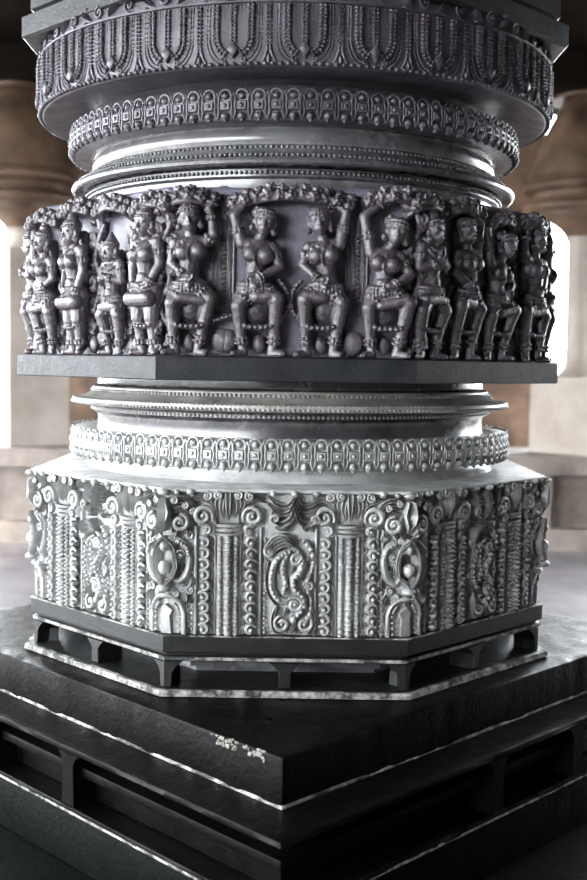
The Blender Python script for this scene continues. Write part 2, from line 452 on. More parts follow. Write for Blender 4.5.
# ---- middle panel with the creeper beast
def beads_along(m, path, n, r, h, jig=0.0):
    P_ = np.asarray(path); s = np.linspace(0, len(P_)-1, n)
    for t in s:
        i = min(int(t), len(P_)-2); p = P_[i]+(P_[i+1]-P_[i])*(t-i)
        rr = r*(1+jig*math.sin(t*5.1))
        bead(m, (p[0], p[1], h), (rr, rr, rr*1.1), 7, 5)
def creeper():
    m = M()
    pp = lambda L, n=22: smooth_path([P(*q) for q in L], n)
    hp = lambda L, h, n=22: np.concatenate([pp(L, n)[:, :2], np.full((n, 1), h)], 1)
    # hanging leaf scrolls at the top
    bead(m, (*P(294.5, 494), H0+.016), (S(4.5), S(4), .010))
    for sg in (-1, 1):
        x = lambda d: 294.5+sg*d
        ribbon(m, pp([(x(1), 498), (x(7), 506), (x(17), 505), (x(27), 497)]), [S(2), S(3.4), S(3), S(1)], H0, .020)
        ribbon(m, pp([(x(1), 503), (x(6), 513), (x(16), 513), (x(27), 505)]), [S(2), S(3.6), S(3.2), S(1)], H0, .022)
        ribbon(m, pp([(x(1), 507), (x(4), 519), (x(13), 524), (x(21), 519), (x(23), 512)]), [S(2), S(4), S(4.4), S(3), S(1)], H0, .024)
        curl(m, P(x(20), 519), S(5), S(1.6), -PI/2, sg*1.1, S(2.2), H0+.019, ball=S(2))
        ribbon(m, pp([(x(5), 522), (x(12), 530), (x(20), 528)], 12), [S(1), S(2.4), S(.8)], H0, .016)
        bead(m, (*P(x(22), 494), H0+.013), (S(4.2), S(3.4), .009))
    # trunk of the beast curling over to the left
    for q in range(4):
        ribbon(m, pp([(297-q, 541+q*3.0), (286, 535.5+q*3.4), (274+q*.8, 538+q*3.6), (264.5+q*2, 549+q*3)]), [S(1), S(2), S(2.6), S(1.2)], H0+.003, .022-.003*q, .7)
    curl(m, P(269, 552), S(5.2), S(1.5), PI/2, 1.1, S(2.2), H0+.014, ball=S(2.2))
    # left beaded loop
    L = [(286, 553), (277, 560), (271.5, 574), (272, 590), (279, 600), (288, 602)]
    tube(m, hp(L, H0+.006), S(3.8), 8, 1.2)
    beads_along(m, hp(L[:-1], 0), 12, S(2.4), H0+.014)
    ribbon(m, pp([(269, 562), (266.5, 576), (268, 592), (276, 606)]), [S(.8), S(1.7), S(1.7), S(.8)], H0, .014)
    # inner body in an S
    L = [(291, 547), (299, 553), (303, 563), (300, 573), (294, 580), (296, 590), (303, 596), (305, 606), (299, 615), (291, 613)]
    tube(m, hp(L, H0+.008, 36), [S(2.5), S(4.2), S(4.8), S(3.8), S(4.6), S(4.2), S(2.5)], 10, 1.2)
    beads_along(m, hp(L[1:-1], 0, 36), 15, S(2.3), H0+.0165, .25)
    for i, t in enumerate(np.linspace(4, 34, 9)):
        p = hp(L, 0, 36)[int(t)]; sg = 1 if i % 2 else -1
        ribbon(m, smooth_path([(p[0]+sg*S(2), p[1]), (p[0]+sg*S(6.5), p[1]+S(2.5)), (p[0]+sg*S(9), p[1]-S(2.5))], 9), [S(1), S(2.4), S(.7)], H0+.001, .015)
    L2 = [(290, 552), (284, 562), (283, 573), (286, 583), (284, 593)]
    tube(m, hp(L2, H0+.006), S(3), 8, 1.2); beads_along(m, hp(L2, 0), 9, S(2.6), H0+.013)
    curl(m, P(297, 559), S(6.3), S(2), 0, 1.4, S(2.3), H0+.017, 8, ball=S(2.5))
    curl(m, P(296, 604), S(8.2), S(2), PI*.8, -1.5, S(2.5), H0+.017, 8, ball=S(2.8))
    # right beaded creeper
    L = [(304, 541), (311, 549), (313.5, 562), (311, 574), (308, 580)]
    tube(m, hp(L, H0+.006), S(2.4), 8, 1.2); beads_along(m, hp(L, 0), 9, S(2.7), H0+.012, .35)
    L = [(309, 592), (312.5, 602), (311, 614), (306, 622)]
    tube(m, hp(L, H0+.006), S(2.4), 8, 1.2); beads_along(m, hp(L, 0), 7, S(2.6), H0+.012, .35)
    curl(m, P(309.5, 586), S(5.5), S(1.6), PI, -1.2, S(2), H0+.013, ball=S(2))
    # leaves at the foot
    for sg, x0 in ((1, 283), (-1, 306)):
        curl(m, P(x0, 624), S(8.5), S(2.5), PI/2+sg*.3, sg*1.15, S(2.6), H0+.014, 8, ball=S(2.6))
        ribbon(m, pp([(x0-sg*5, 606), (x0-sg*9, 616), (x0-sg*8, 630), (x0+sg*1, 636)]), [S(1), S(2.8), S(2.6), S(.8)], H0, .016)
        ribbon(m, pp([(x0+sg*12, 610), (x0+sg*13, 622), (x0+sg*8, 634)], 12), [S(1), S(3), S(1)], H0, .017)
    bead(m, (*P(294.5, 620), H0+.012), (S(4), S(5), .009))
    for q in range(20): bead(m, (*P(265.0, 541+q*4.9), H0+.003), (S(1.9), S(2.1), .006), 7, 5)
    for q in range(9): curl(m, P(274+4.9*q, 632.5), S(2.6), S(1), PI/2, 1.1, S(1.2), H0+.006, 6)
    for q in range(4): bead(m, (*P(314.5, 612+q*7), H0+.005), (S(2.4), S(2.8), .007), 7, 5)
    return m
o = link('creeper_panel', to_mesh('creeper_panel', creeper(), flat, 50), MAT['base'], block)
put_faces(o)

# ---- the panel folded round each corner: plume, hanging bud, two beaked curls and a niche
def corner_panel():
    m = M(); A = H0
    def Q(x, y): return (x*PX, P(0, y)[1])
    pp = lambda L, n=20: smooth_path([Q(*q) for q in L], n)
    hp = lambda L, h, n=20: np.concatenate([pp(L, n)[:, :2], np.full((n, 1), h)], 1)
    for sg in (-1, 1):
        X = lambda d: sg*d
        for q in range(3):
            ribbon(m, pp([(X(30-q), 516+q*5.5), (X(26-q*1.5), 505+q*6), (X(15), 499+q*6.5), (X(2), 501+q*7)]), [S(1), S(2.4), S(2.8), S(1.2)], A, .021-.003*q)
        curl(m, Q(X(13), 524), S(9), S(2), PI/2, -sg*1.4, S(2.8), A+.016, 8, ball=S(2.6))
        ribbon(m, pp([(X(3), 512), (X(7), 524), (X(5), 535)], 12), [S(1.5), S(3), S(1)], A, .020)
        bead(m, (*Q(X(24), 493.5), A+.014), (S(5), S(3.8), .010)); bead(m, (*Q(X(10), 494), A+.013), (S(4), S(3.4), .009))
        # beaked curl
        L = [(X(4), 572), (X(10), 583), (X(19), 577), (X(23), 562), (X(20), 548), (X(11), 542), (X(5), 550)]
        tube(m, hp(L, A+.007, 32), [S(1.5), S(3), S(4.2), S(4), S(3.6), S(3), S(1.5)], 8, 1.25)
        beads_along(m, hp([(X(22), 556), (X(19.5), 548), (X(12), 543.5)], 0), 6, S(2.4), A+.015)
        curl(m, Q(X(13), 556), S(5), S(1.4), 0, sg*1.1, S(1.9), A+.012, ball=S(2))
        ribbon(m, pp([(X(0), 538), (X(7), 552), (X(9), 569), (X(1), 586)]), [S(1), S(1.7), S(2), S(1.2)], A+.003, .020, .8)
        ribbon(m, pp([(X(16), 566), (X(14), 573), (X(11), 566)], 12), [S(.8), S(2.4), S(.8)], A, .015)
        # niche
        box(m, X(17.5)*PX-S(2.2), X(17.5)*PX+S(2.2), Q(0, 637)[1], Q(0, 613)[1], A-.003, A+.013, .002)
        beads_along(m, hp([(X(12.2), 634), (X(12.2), 614), (X(8), 606)], 0), 8, S(1.8), A+.008)
        beads_along(m, hp([(X(21.5), 634), (X(21.5), 613), (X(14), 602)], 0), 9, S(1.3), A+.006)
        box(m, X(29)*PX-S(1.4), X(29)*PX+S(1.4), Q(0, 637)[1], Q(0, 528)[1], A-.003, A+.009, .001)
        curl(m, Q(X(24), 592), S(4.5), S(1.4), PI/2, sg*1.1, S(1.7), A+.009, ball=S(1.8))
    bead(m, (*Q(0, 569), A+.013), (S(3.6), S(7.5), .011), 10, 7)
    ribbon(m, pp([(0, 500), (0, 514), (0, 533)], 12), [S(2.5), S(5.5), S(.8)], A+.002, .023, .4)
    for sg in (-1, 1):
        X = lambda d: sg*d
        for q in range(17): bead(m, (*Q(X(25.8), 548+q*5.2), A+.004), (S(1.8), S(2.1), .006), 7, 5)
        ribbon(m, pp([(X(1), 545), (X(6.5), 558), (X(6), 572), (X(1), 582)]), [S(.8), S(1.3), S(1.3), S(.8)], A+.004, .016, .8)
        for x0, y0, rr in ((7, 502, 3.6), (18, 507, 3.4), (26, 512, 3.4), (22, 537, 4.2), (5, 540, 3.2), (16, 590, 4.2), (9, 596, 3)):
            curl(m, Q(X(x0), y0), S(rr), S(1.1), PI/2, -sg*1.2, S(1.6), A+.017 if y0 < 530 else A+.010, 7, ball=S(1.6))
        for x0, y0 in ((27, 520), (20, 533), (9, 533), (24, 583), (20, 600)):
            ribbon(m, smooth_path([Q(X(x0), y0-5), Q(X(x0+2.5), y0), Q(X(x0), y0+6)], 8), [S(.8), S(2.8), S(.7)], A, .016)
    bead(m, (*Q(0, 548), A+.012), (S(3), S(6), .010), 8, 6)
    bead(m, (*Q(0, 590), A+.016), (S(4.6), S(4.2), .011), 9, 6)
    tube(m, hp([(-17.5, 615), (-14, 606), (-7, 600), (0, 598), (7, 600), (14, 606), (17.5, 615)], A+.008, 25), S(2.6), 8, 1.3)
    prism(m, [Q(-4.5, 637), Q(4.5, 637), Q(4, 618), Q(6, 612), Q(0, 606), Q(-6, 612), Q(-4, 618)], A-.003, A+.008, .002)
    bead(m, (*Q(0, 494), A+.016), (S(5), S(4), .010))
    return m
o = link('corner_panel', to_mesh('corner_panel', corner_panel(), corner(H0), 50), MAT['base'], block)
# face 0 / +1 corner carries rot 0; -1/0 is one step back
for k in (-1, 1, -2, -3): again(o, k*PI/4)

# ---- necks, flanges and their bead rows ------------------------------------
def bead_ring(m, R, z, n, r, out=1.0, sq=1.0):
    v, f = _sphere(6, 4)
    for i in range(n):
        a = 2*PI*i/n
        q = v*np.array([r*sq, r, r])
        x, h = q[:, 0], q[:, 2]+R
        m.add(np.stack([h*math.sin(a)+x*math.cos(a), q[:, 1]+z, h*math.cos(a)-x*math.sin(a)], 1), f)
def rosette_band(z0, z1, R, n, name, mat, parent):
    """ring of square bosses between pairs of crescents, with a bead above and a petal below"""
    m = M(); W = 2*PI*R/n; H = z1-z0; zc = (z0+z1)/2
    lathe(m, [(R-.045, z1), (R-.010, z1), (R-.006, z1-.003), (R-.007, z0+.003), (R-.010, z0), (R-.045, z0)], 140)
    L = plain
    big = M()
    u = M()
    b = R-.0085
    prism(u, [(-W*.30, zc-H*.16), (W*.30, zc-H*.16), (W*.30, zc+H*.17), (-W*.30, zc+H*.17)], b-.002, b+.0095, .002)
    bead(u, (0, zc+.0005, b+.009), (W*.15, W*.15, .0035), 7, 5)
    bead(u, (0, zc+H*.355, b+.001), (W*.24, H*.13, .0085), 8, 5)
    curl(u, (0, zc+H*.36), W*.36, W*.36, PI*1.1, -.6, W*.075, b+.004, 6)
    bead(u, (0, zc-H*.35, b+.002), (W*.28, H*.15, .010), 8, 5)
    bead(u, (0, zc-H*.47, b+.001), (W*.13, H*.10, .006), 7, 4)
    for sg in (-1, 1):
        tube(u, smooth_path([(sg*W*.50, zc+H*.46, b+.004), (sg*W*.36, zc+H*.22, b+.007), (sg*W*.42, zc, b+.007), (sg*W*.36, zc-H*.22, b+.007), (sg*W*.50, zc-H*.44, b+.004)], 9), W*.065, 6)
    vv = u.pts(); fn = None
    allv, allf = [], []
    off = m.n
    for i in range(n):
        a = 2*PI*i/n + vv[:, 0]/R
        m.add(np.stack([vv[:, 2]*np.sin(a), vv[:, 1], vv[:, 2]*np.cos(a)], 1), u.F)
    return link(name, to_mesh(name, m, plain, 50, True), mat, parent)

# lower neck: between the base block and the dancers' slab
m = M()
prof = [(.4453, -.029), (.4453, -.044), (.446, -.047), (.4545, -.052), (.457, -.054), (.457, -.0645)]
prof += arc_prof((.462, -.066), (.4985, -.0775), -.003)
prof += [(.5012, -.0795), (.5022, -.083), (.5012, -.0875), (.497, -.0905), (.470, -.094), (.4600, -.0965), (.4585, -.0985), (.4585, -.1055), (.4545, -.108), (.4485, -.112)]
prof += arc_prof((.4462, -.114), (.4470, -.150), -.0015, 7)
prof += [(.452, -.156), (.463, -.1590), (.463, -.200), (.4535, -.2015)]
prof += [(.4480, -.2030), (.4480, -.2301)]
lathe(m, prof, 180)
lneck = link('lower_neck', to_mesh('lower_neck', m, plain, 30), MAT['darkneck'], pillar)
m = M()
lathe(m, [(.4485, -.2018)] + arc_prof((.4535, -.203), (.4620, -.2260), -.0035, 7) + [(.468, -.2290), (.4690, -.2302), (.44, -.2302)], 160)
link('neck_foot', to_mesh('neck_foot', m, plain, 30), MAT['limed'], lneck)
rosette_band(-.2030, -.1450, .5060, 100, 'rosette_band', MAT['base'], lneck)
m = M()
lathe(m, [(.440, -.0455), (.4468, -.0475), (.4553, -.0525), (.4578, -.0545), (.4578, -.0645)] + arc_prof((.4627, -.0655), (.4990, -.0770), -.003)
      + [(.5018, -.0790), (.5029, -.0830), (.5020, -.0878), (.497, -.0912), (.44, -.0935)], 180)
link('flange', to_mesh('flange', m, plain, 30), MAT['cream'], lneck)
m = M()
bead_ring(m, .4585, -.0610, 300, .0040); bead_ring(m, .4995, -.0790, 330, .0032)
bead_ring(m, .5025, -.0868, 330, .0036); bead_ring(m, .4590, -.1020, 300, .0034)
link('bead_row', to_mesh('bead_row', m, plain, 60), MAT['base'], lneck)

# upper neck: between the dancers and the petal drum
m = M()
prof = [(.44, .540), (.455, .520), (.462, .509), (.462, .4555), (.4545, .454)]
prof += arc_prof((.4530, .452), (.4560, .4215), .004, 7)
prof += arc_prof((.4590, .4190), (.4960, .3900), -.003)
prof += [(.5025, .3880), (.5045, .3830), (.5035, .3775), (.498, .3745), (.478, .3755), (.462, .3765), (.466, .3745), (.4715, .3720), (.4715, .3580), (.4660, .3555), (.4600, .3540)]
prof += [(.4600, .3440), (.455, .320)]
lathe(m, prof, 180)
uneck = link('upper_neck', to_mesh('upper_neck', m, plain, 30), MAT['neck'], pillar)
rosette_band(.4560, .5085, .5095, 98, 'rosette_band', MAT['drum'], uneck)
m = M()
bead_ring(m, .4640, .4140, 290, .0040); bead_ring(m, .4900, .3950, 310, .0040)
bead_ring(m, .4730, .3650, 300, .0042)
link('bead_row', to_mesh('bead_row', m, plain, 60), MAT['neck'], uneck)

# ---- petal drum ---------------------------------------------------------------
RD = .574
m = M()
prof = [(.540, .690), (.566, .688), (.570, .680), (.571, .660), (.5735, .640), (.5745, .600), (.5740, .550), (.572, .541), (.566, .5365), (.552, .537), (.50, .545), (.455, .543), (.44, .53)]
lathe(m, prof, 180)
drum = link('petal_drum', to_mesh('petal_drum', m, plain, 30), MAT['drum'], pillar)
NP = 28; PW = 2*PI*RD/NP
def bead_strip(m, path, w, r, step, h):
    """raised rib carrying two rows of beads"""
    Pt = np.asarray(path); seg = np.linalg.norm(np.diff(Pt[:, :2], axis=0), axis=1)
    s = np.concatenate([[0], np.cumsum(seg)]); n = max(3, int(s[-1]/step))
    tube(m, np.concatenate([Pt[:, :2], np.full((len(Pt), 1), h-.003)], 1), w*1.25, 8, .9)
    for t in np.linspace(step*.4, s[-1]-step*.3, n):
        i = min(np.searchsorted(s, t), len(s)-1); i = max(i, 1)
        k = (t-s[i-1])/max(seg[i-1], 1e-9); p = Pt[i-1]+(Pt[i]-Pt[i-1])*k
        d = Pt[i]-Pt[i-1]; d /= np.linalg.norm(d); nn = np.array([-d[1], d[0]])
        for e in (-1, 1):
            bead(m, (p[0]+nn[0]*w*e, p[1]+nn[1]*w*e, h+.0008), (r, r*.9, r*1.2), 6, 4)
m = M(); zt = .645
pw4 = PW/4
h = .5755
bead_strip(m, smooth_path([(0, zt), (0, .62), (0, .578)], 8), .0036, .0037, .0066, h)
for sg in (-1, 1):
    bead_strip(m, smooth_path([(sg*pw4, zt), (sg*pw4, .605), (sg*pw4*.98, .582), (sg*pw4*.75, .565), (sg*pw4*.40, .557)], 18), .0040, .0040, .0066, h+.0015)
    for q, rr in ((1.42, .0026), (1.58, .0022)):
        L = smooth_path([(sg*pw4*q, zt), (sg*pw4*q, .592), (sg*pw4*(q-.10), .570-(q-1.42)*.03), (sg*pw4*(q-.45), .552-(q-1.42)*.03), (sg*pw4*(q-.95), .5445-(q-1.42)*.02)], 26)
        tube(m, np.concatenate([L[:, :2], np.full((len(L), 1), h-.003)], 1), rr, 7)
        for i in range(1, 26):
            p = L[i]; bead(m, (p[0], p[1], h-.001), (rr, rr*.8, rr), 6, 4)
    for q in (.42, .58):
        tube(m, smooth_path([(sg*pw4*q, zt, h-.003), (sg*pw4*q, .60, h-.003), (sg*pw4*q*.9, .580, h-.003)], 10), .0019, 6)
    curl(m, (sg*pw4*.55, .5475), .0055, .0022, PI/2, -sg*.9, .0024, h)
prism(m, [(0, .579), (.0120, .565), (0, .549), (-.0120, .565)], h-.008, h+.0085, .003)
# the plain rib between petals rides with this petal
bead_strip(m, smooth_path([(2*pw4, zt), (2*pw4, .60), (2*pw4, .562)], 8), .0030, .0032, .0066, h)
for sg in (-1, 1):
    tube(m, smooth_path([(2*pw4+sg*.002, .572, h), (2*pw4+sg*.006, .555, h+.001), (2*pw4+sg*.012, .543, h-.001)], 8), .0028, 7)
bead(m, (2*pw4, .549, h-.001), (.0042, .008, .007))
for i in range(9): bead(m, ((-4+i)/9*PW, .5405, h-.0025), (.0050, .0042, .0055), 7, 5)
o = link('lotus_petal', to_mesh('lotus_petal', m, round_(RD), 60), MAT['drum'], drum, 238/1100)
a0 = math.atan2((306-295.5)*2.0/1100, .575)
o.rotation_euler.z = a0
for k in range(1, NP): again(o, a0+k*2*PI/NP)
# leafy scroll running round the top of the drum
m = M(); NS = 44; SW = 2*PI*RD/NS
r_ = random.Random(3)
for i in range(NS):
    c = i*SW; up = 1 if i % 2 else -1
    curl(m, (c, .667), .0125, .003, PI/2*up, up*1.3, .0030, .574, 7, ball=.0035)
    ribbon(m, smooth_path([(c+SW*.32, .667-up*.012), (c+SW*.5, .667), (c+SW*.72, .667+up*.012)], 8), [.001, .006, .001], .568, .012)
    bead(m, (c+SW*.5, .667+up*.014, .572), (.005, .004, .007)); bead(m, (c+SW*.5, .667-up*.015, .570), (.004, .003, .006))
rim = M()
m2 = M(); m2.join(m, lambda v: v)
o = link('scroll_border', to_mesh('scroll_border', m2, round_(RD), 60), MAT['drum'], drum)
m = M()
lathe(m, [(.572, .652), (.5785, .6505), (.5785, .6475), (.572, .646)], 160)
link('fillet_ring', to_mesh('fillet_ring', m, plain, 40), MAT['drum'], drum)

# ---- abacus and the shaft running up to the ceiling -----------------------------
m = M()
octo(m, [(.30, 1.71), (.30, .99), (.50, .96), (.52, .90), (.52, .80), (.555, .785), (.555, .735), (.548, .730), (.548, .722), (.572, .716), (.572, .676), (.566, .671), (.52, .668)])
link('abacus', to_mesh('abacus', m, plain, 25), MAT['band'], pillar)

# ---- frieze of dancers -----------------------------------------------------------
FA = .5766; FB = .522; FP = 2.013/1100; LEDGE = .0146
m = M()
octo(m, [(.46, .326), (.532, .325), (.536, .320), (.534, .312), (FB, .306), (FB, .010)])
frieze = link('figure_frieze', to_mesh('figure_frieze', m, plain, 25), MAT['friezeback'], pillar)
m = M()
octo(m, [(.51, LEDGE+.001), (.572, LEDGE), (FA, LEDGE-.003), (FA, -.029), (.574, -.031), (.43, -.031)])
link('frieze_slab', to_mesh('frieze_slab', m, plain, 25), MAT['band'], pillar)

def remeshed(m, voxel, fn, name, smooth=2):
    me = to_mesh(name+'_src', m, fn, 180)
    ob = bpy.data.objects.new(name+'_src', me); COL.objects.link(ob)
    md = ob.modifiers.new('r', 'REMESH'); md.mode = 'VOXEL'; md.voxel_size = voxel; md.use_smooth_shade = True
    sm = ob.modifiers.new('s', 'SMOOTH'); sm.iterations = smooth; sm.factor = .45
    dg = bpy.context.evaluated_depsgraph_get(); dg.update()
    new = bpy.data.meshes.new_from_object(ob.evaluated_get(dg))
    new.name = name
    new.polygons.foreach_set('use_smooth', [True]*len(new.polygons))
    bpy.data.objects.remove(ob); bpy.data.meshes.remove(me)
    return new

def ring_beads(m, p, q, t, R, n, r):
    p, q = np.array(p, float), np.array(q, float)
    d = (q-p)/np.linalg.norm(q-p); c = p+(q-p)*t
    rf = np.array([0, 0, 1.]) if abs(d[2]) < .9 else np.array([1., 0, 0])
    s = np.cross(d, rf); s /= np.linalg.norm(s); w = np.cross(s, d)
    for i in range(n):
        a = 2*PI*i/n
        bead(m, c+R*(math.cos(a)*s+math.sin(a)*w), r, 6, 4)
def hand(m, wrist, d, curlv, sg):
    """palm with four fingers and a thumb"""
    w = np.array(wrist, float); d = np.array(d, float); d /= np.linalg.norm(d)
    side = np.cross(d, (0, 0, 1)); n_ = np.linalg.norm(side)
    side = side/n_ if n_ > .2 else np.array([1., 0, 0])
    out = np.cross(side, d)
    capsule(m, w, w+d*5, 3.0, 3.6, 10)
    capsule(m, w+d*4-side*1.6, w+d*4+side*1.6, 2.5, 2.5, 10)
    for i, L in enumerate((3.6, 4.6, 4.2, 3.0)):
        b = w+d*6+side*(-2.7+1.8*i)
        k = b+d*L*.6+out*curlv*.8
        chain(m, [b-d*1.5, k, k+d*L*.35+out*curlv*1.6], [1.15, 1.0, .8], 7)
    chain(m, [w+d*1.5-side*2.6*sg, w+d*4-side*4.8*sg+out, w+d*6.2-side*4.6*sg+out*1.5], [1.3, 1.1, .85], 7)

def dancer(ps):
    m = M(); A = lambda k: np.array(ps[k], float)
    hd, ch, wa, pe = A('head'), A('chest'), A('waist'), A('pelvis')
    tilt = ps.get('tilt', 0)
    ct, st = math.cos(tilt), math.sin(tilt)
    hs, bk = 1.20, 1.24                     # head size, girth of the limbs
    mm, m = m, M()
    def H(x, y, z): return hd+hs*np.array([x*ct-y*st, x*st+y*ct, z])
    def bead(m, c, r, seg=8, rng=5, rot=0.0):
        k = hs if stage == 'head' else (bk if stage == 'body' else 1.0)
        r = tuple(q*k for q in ((r,)*3 if np.isscalar(r) else r)); return globals()['bead'](m, c, r, seg, rng, rot)
    def capsule(m, p, q, r1, r2, seg=12):
        k = hs if stage == 'head' else (bk if stage == 'body' else 1.0)
        return globals()['capsule'](m, p, q, r1*k, r2*k, seg)
    def chain(m, pts, rads, seg=12):
        for i in range(len(pts)-1): capsule(m, pts[i], pts[i+1], rads[i], rads[i+1], seg)
    stage = 'head'
    # head, face
    bead(m, H(0, 1.5, 0), (8.6, 10.2, 8.8), 18, 12, tilt)
    bead(m, H(0, -4.5, 2.2), (6.0, 6.0, 6.6), 14, 9, tilt)             # jaw
    bead(m, H(0, -8.6, 4.2), (2.6, 2.2, 2.6), 9, 6)                     # chin
    capsule(m, H(0, 2.2, 8.0), H(0, -2.2, 10.0), .9, 1.6, 9)            # nose
    bead(m, H(-1.5, -2.6, 8.6), 1.0, 7, 5); bead(m, H(1.5, -2.6, 8.6), 1.0, 7, 5)
    bead(m, H(0, -5.0, 8.3), (2.8, .95, 1.3), 9, 6, tilt); bead(m, H(0, -6.4, 8.0), (2.1, .9, 1.2), 9, 6, tilt)
    for sg in (-1, 1):
        bead(m, H(sg*3.6, 1.6, 7.2), (2.2, 1.2, 1.5), 10, 6, tilt)      # eyes at half the head height
        tube(m, [H(sg*1.2, 3.6, 8.0), H(sg*3.6, 4.6, 7.8), H(sg*6.0, 3.4, 6.2)], .65, 6)
        bead(m, H(sg*8.8, -.5, .5), (1.6, 3.4, 2.2), 9, 6, tilt)        # ears with large rings
        bead(m, H(sg*9.2, -6, 1.5), (3.0, 3.4, 3.0), 10, 7)
        bead(m, H(sg*9.2, -6, 4.2), 1.5, 8, 5)
    for i in range(9):                                                   # tiara
        a = -1.25+2.5*i/8
        bead(m, H(9.0*math.sin(a), 5.6+1.2*math.cos(a), 8.6*math.cos(a)), 1.35, 7, 5)
        bead(m, H(8.0*math.sin(a), 8.4+1.6*math.cos(a), 7.4*math.cos(a)), 1.1, 7, 5)
    bead(m, H(0, 7.5, -1), (8.6, 6.4, 8.2), 14, 9, tilt)
    cr = ps.get('crown', 0)
    if cr:
        for i in range(4):
            t = i/3; bead(m, H(0, 11+cr*t, -1), (7.0-4.2*t, 3.4, 7.0-4.2*t), 12, 7, tilt)
        bead(m, H(0, 13+cr, -1), 2, 8, 5)
    else:
        bead(m, H(ps.get('bun', 6), 8, -3), (6.2, 5.6, 6), 12, 8)
        for i in range(6):
            a = i*PI/3; bead(m, H(ps.get('bun', 6)+5*math.cos(a), 8+4.6*math.sin(a), 1), 1.2, 7, 5)
    stage = 'body'
    # neck and trunk
    sl, sr = A('sl'), A('sr')
    neck = (sl+sr)/2+np.array([0, 2, 0])
    capsule(m, hd+np.array([0, -6, -1]), neck, 4.2, 5.0)
    mid = (sl+sr)/2
    capsule(m, sl*.78+mid*.22, sr*.78+mid*.22, 5.2, 5.2)
    bead(m, ch+np.array([0, 0, -1]), (13.5, 12, 9.5), 16, 10)
    capsule(m, ch, wa, 10.0, 7.4); capsule(m, wa, pe, 7.4, 11)
    bead(m, pe, (14.5, 9.5, 10), 16, 10); bead(m, wa+np.array([0, -5, 6.0]), (6, 5, 4), 12, 8)
    ax = np.array(sr-sl, float); ax /= np.linalg.norm(ax)
    if ps.get('bust', 1):
        for sg in (-1, 1):
            c = ch+ax*sg*7.3+np.array([0, -3, 7.5])
            bead(m, c, (7.0, 6.8, 6.6), 14, 10); bead(m, c+np.array([0, -.4, 6.4]), 1.3, 7, 5)
    stage = 'trim'
    # necklaces
    for R_, dy, r in ((6.5, -1, 1.15), (10.5, -4, 1.3)):
        for i in range(11):
            a = -1.45+2.9*i/10
            bead(m, neck+np.array([R_*1.15*math.sin(a), dy-R_*.7*math.cos(a), 7.4+2.6*math.cos(a)+(2.5 if R_ > 8 else 0)*math.cos(a)]), r, 7, 5)
    for i in range(9):
        t = i/8; bead(m, neck+np.array([-2.5*math.sin(t*PI), -6-16*t, 11.5+3.4*math.sin(t*PI)-1.5*t]), 1.25, 7, 5)
    stage = 'body'
    # arms
    for s_, sg in (('l', -1), ('r', 1)):
        a, b, c = A('s'+s_), A('e'+s_), A('h'+s_)
        chain(m, [a, b, c], [5.2, 4.2, 2.9])
        bead(m, a, (5.6, 5.6, 5.6))
        ring_beads(m, a, b, .42, 6.2, 10, 1.6); ring_beads(m, a, b, .55, 5.8, 10, 1.3)
        ring_beads(m, b, c, .78, 4.9, 9, 1.5); ring_beads(m, b, c, .92, 4.5, 9, 1.5)
        hand(m, c, ps.get('d'+s_, c-b), ps.get('curl', 1.0), sg)
    stage = 'trim'
    # belt and girdle
    for dy, R_, r in ((4.5, 16.5, 1.8), (1.0, 18.0, 1.6), (-2.8, 18.0, 1.8)):
        for i in range(15):
            a = -1.5+3.0*i/14
            bead(m, pe+np.array([R_*math.sin(a), dy-1.5*math.cos(a), 12*math.cos(a)+.8]), r, 7, 5)
    bead(m, pe+np.array([0, .5, 13.5]), (3.5, 3.5, 2.4), 9, 6)
    stage = 'body'
    bead(m, pe+np.array([0, -20, -8]), (13, 15, 8), 14, 9)            # skirt between the knees
    # legs
    for s_, sg in (('l', -1), ('r', 1)):
        a, b, c = A('p'+s_), A('k'+s_), A('a'+s_)
        chain(m, [a, b], [9.6, 6.9]); mid_ = b+(c-b)*.35+np.array([0, 0, -1.2])
        chain(m, [b, mid_, c], [6.5, 6.0, 3.9])
        bead(m, b+np.array([0, 0, 1.5]), (5.6, 5.6, 5.8))
        ring_beads(m, b, c, .84, 6.2, 10, 1.8); ring_beads(m, b, c, .95, 6.2, 10, 1.8)
        ring_beads(m, a, b, .55, 10.4, 14, 1.5)
        d = ps.get('f'+s_, sg*1.0)
        heel = np.array([c[0]-d*2.5, 3.4, c[2]]); toe = np.array([c[0]+d*9.5, 2.6, c[2]+6])
        chain(m, [c, heel], [4.0, 3.6]); capsule(m, heel, toe, 3.6, 2.9)
        for i in range(5):
            e = toe+np.array([d*(1.8-.2*i), -.4, -2.8+1.4*i]); capsule(m, e-np.array([d*3, 0, 0]), e+np.array([d*.9, 0, 0]), 1.15, .9, 7)
    stage = 'trim'
    # beaded hem of the skirt and the garlands
    for L, r, rb in ps.get('strings', []):
        Pt = smooth_path(L, 40)
        tube(m, Pt, r, 7)
        s = np.concatenate([[0], np.cumsum(np.linalg.norm(np.diff(Pt, axis=0), axis=1))])
        for t in np.arange(0, s[-1], rb*2.1):
            p = np.array([np.interp(t, s, Pt[:, i]) for i in range(3)])
            bead(m, p+np.array([0, 0, r*.9]), rb, 6, 4)
    for p, q, r1, r2 in ps.get('extra', []): capsule(m, p, q, r1, r2)
    for c, r in ps.get('lumps', []): bead(m, c, r, 12, 8)
    # stone left standing behind the figure, so that it grows out of the wall
    for p, q, r in ((ch, pe, 9), (hd, ch, 5), (A('pl'), A('kl'), 6), (A('pr'), A('kr'), 6), (A('kl'), A('al'), 4), (A('kr'), A('ar'), 4)):
        p, q = p.copy(), q.copy(); p[2] = q[2] = 5
        capsule(m, p, q, r, r*.8)
    for s_ in 'lr':
        for k in ('e', 'h'):
            p = A(k+s_).copy(); q = p.copy(); q[2] = -1
            capsule(m, p, q, 3, 3.2)
    return m

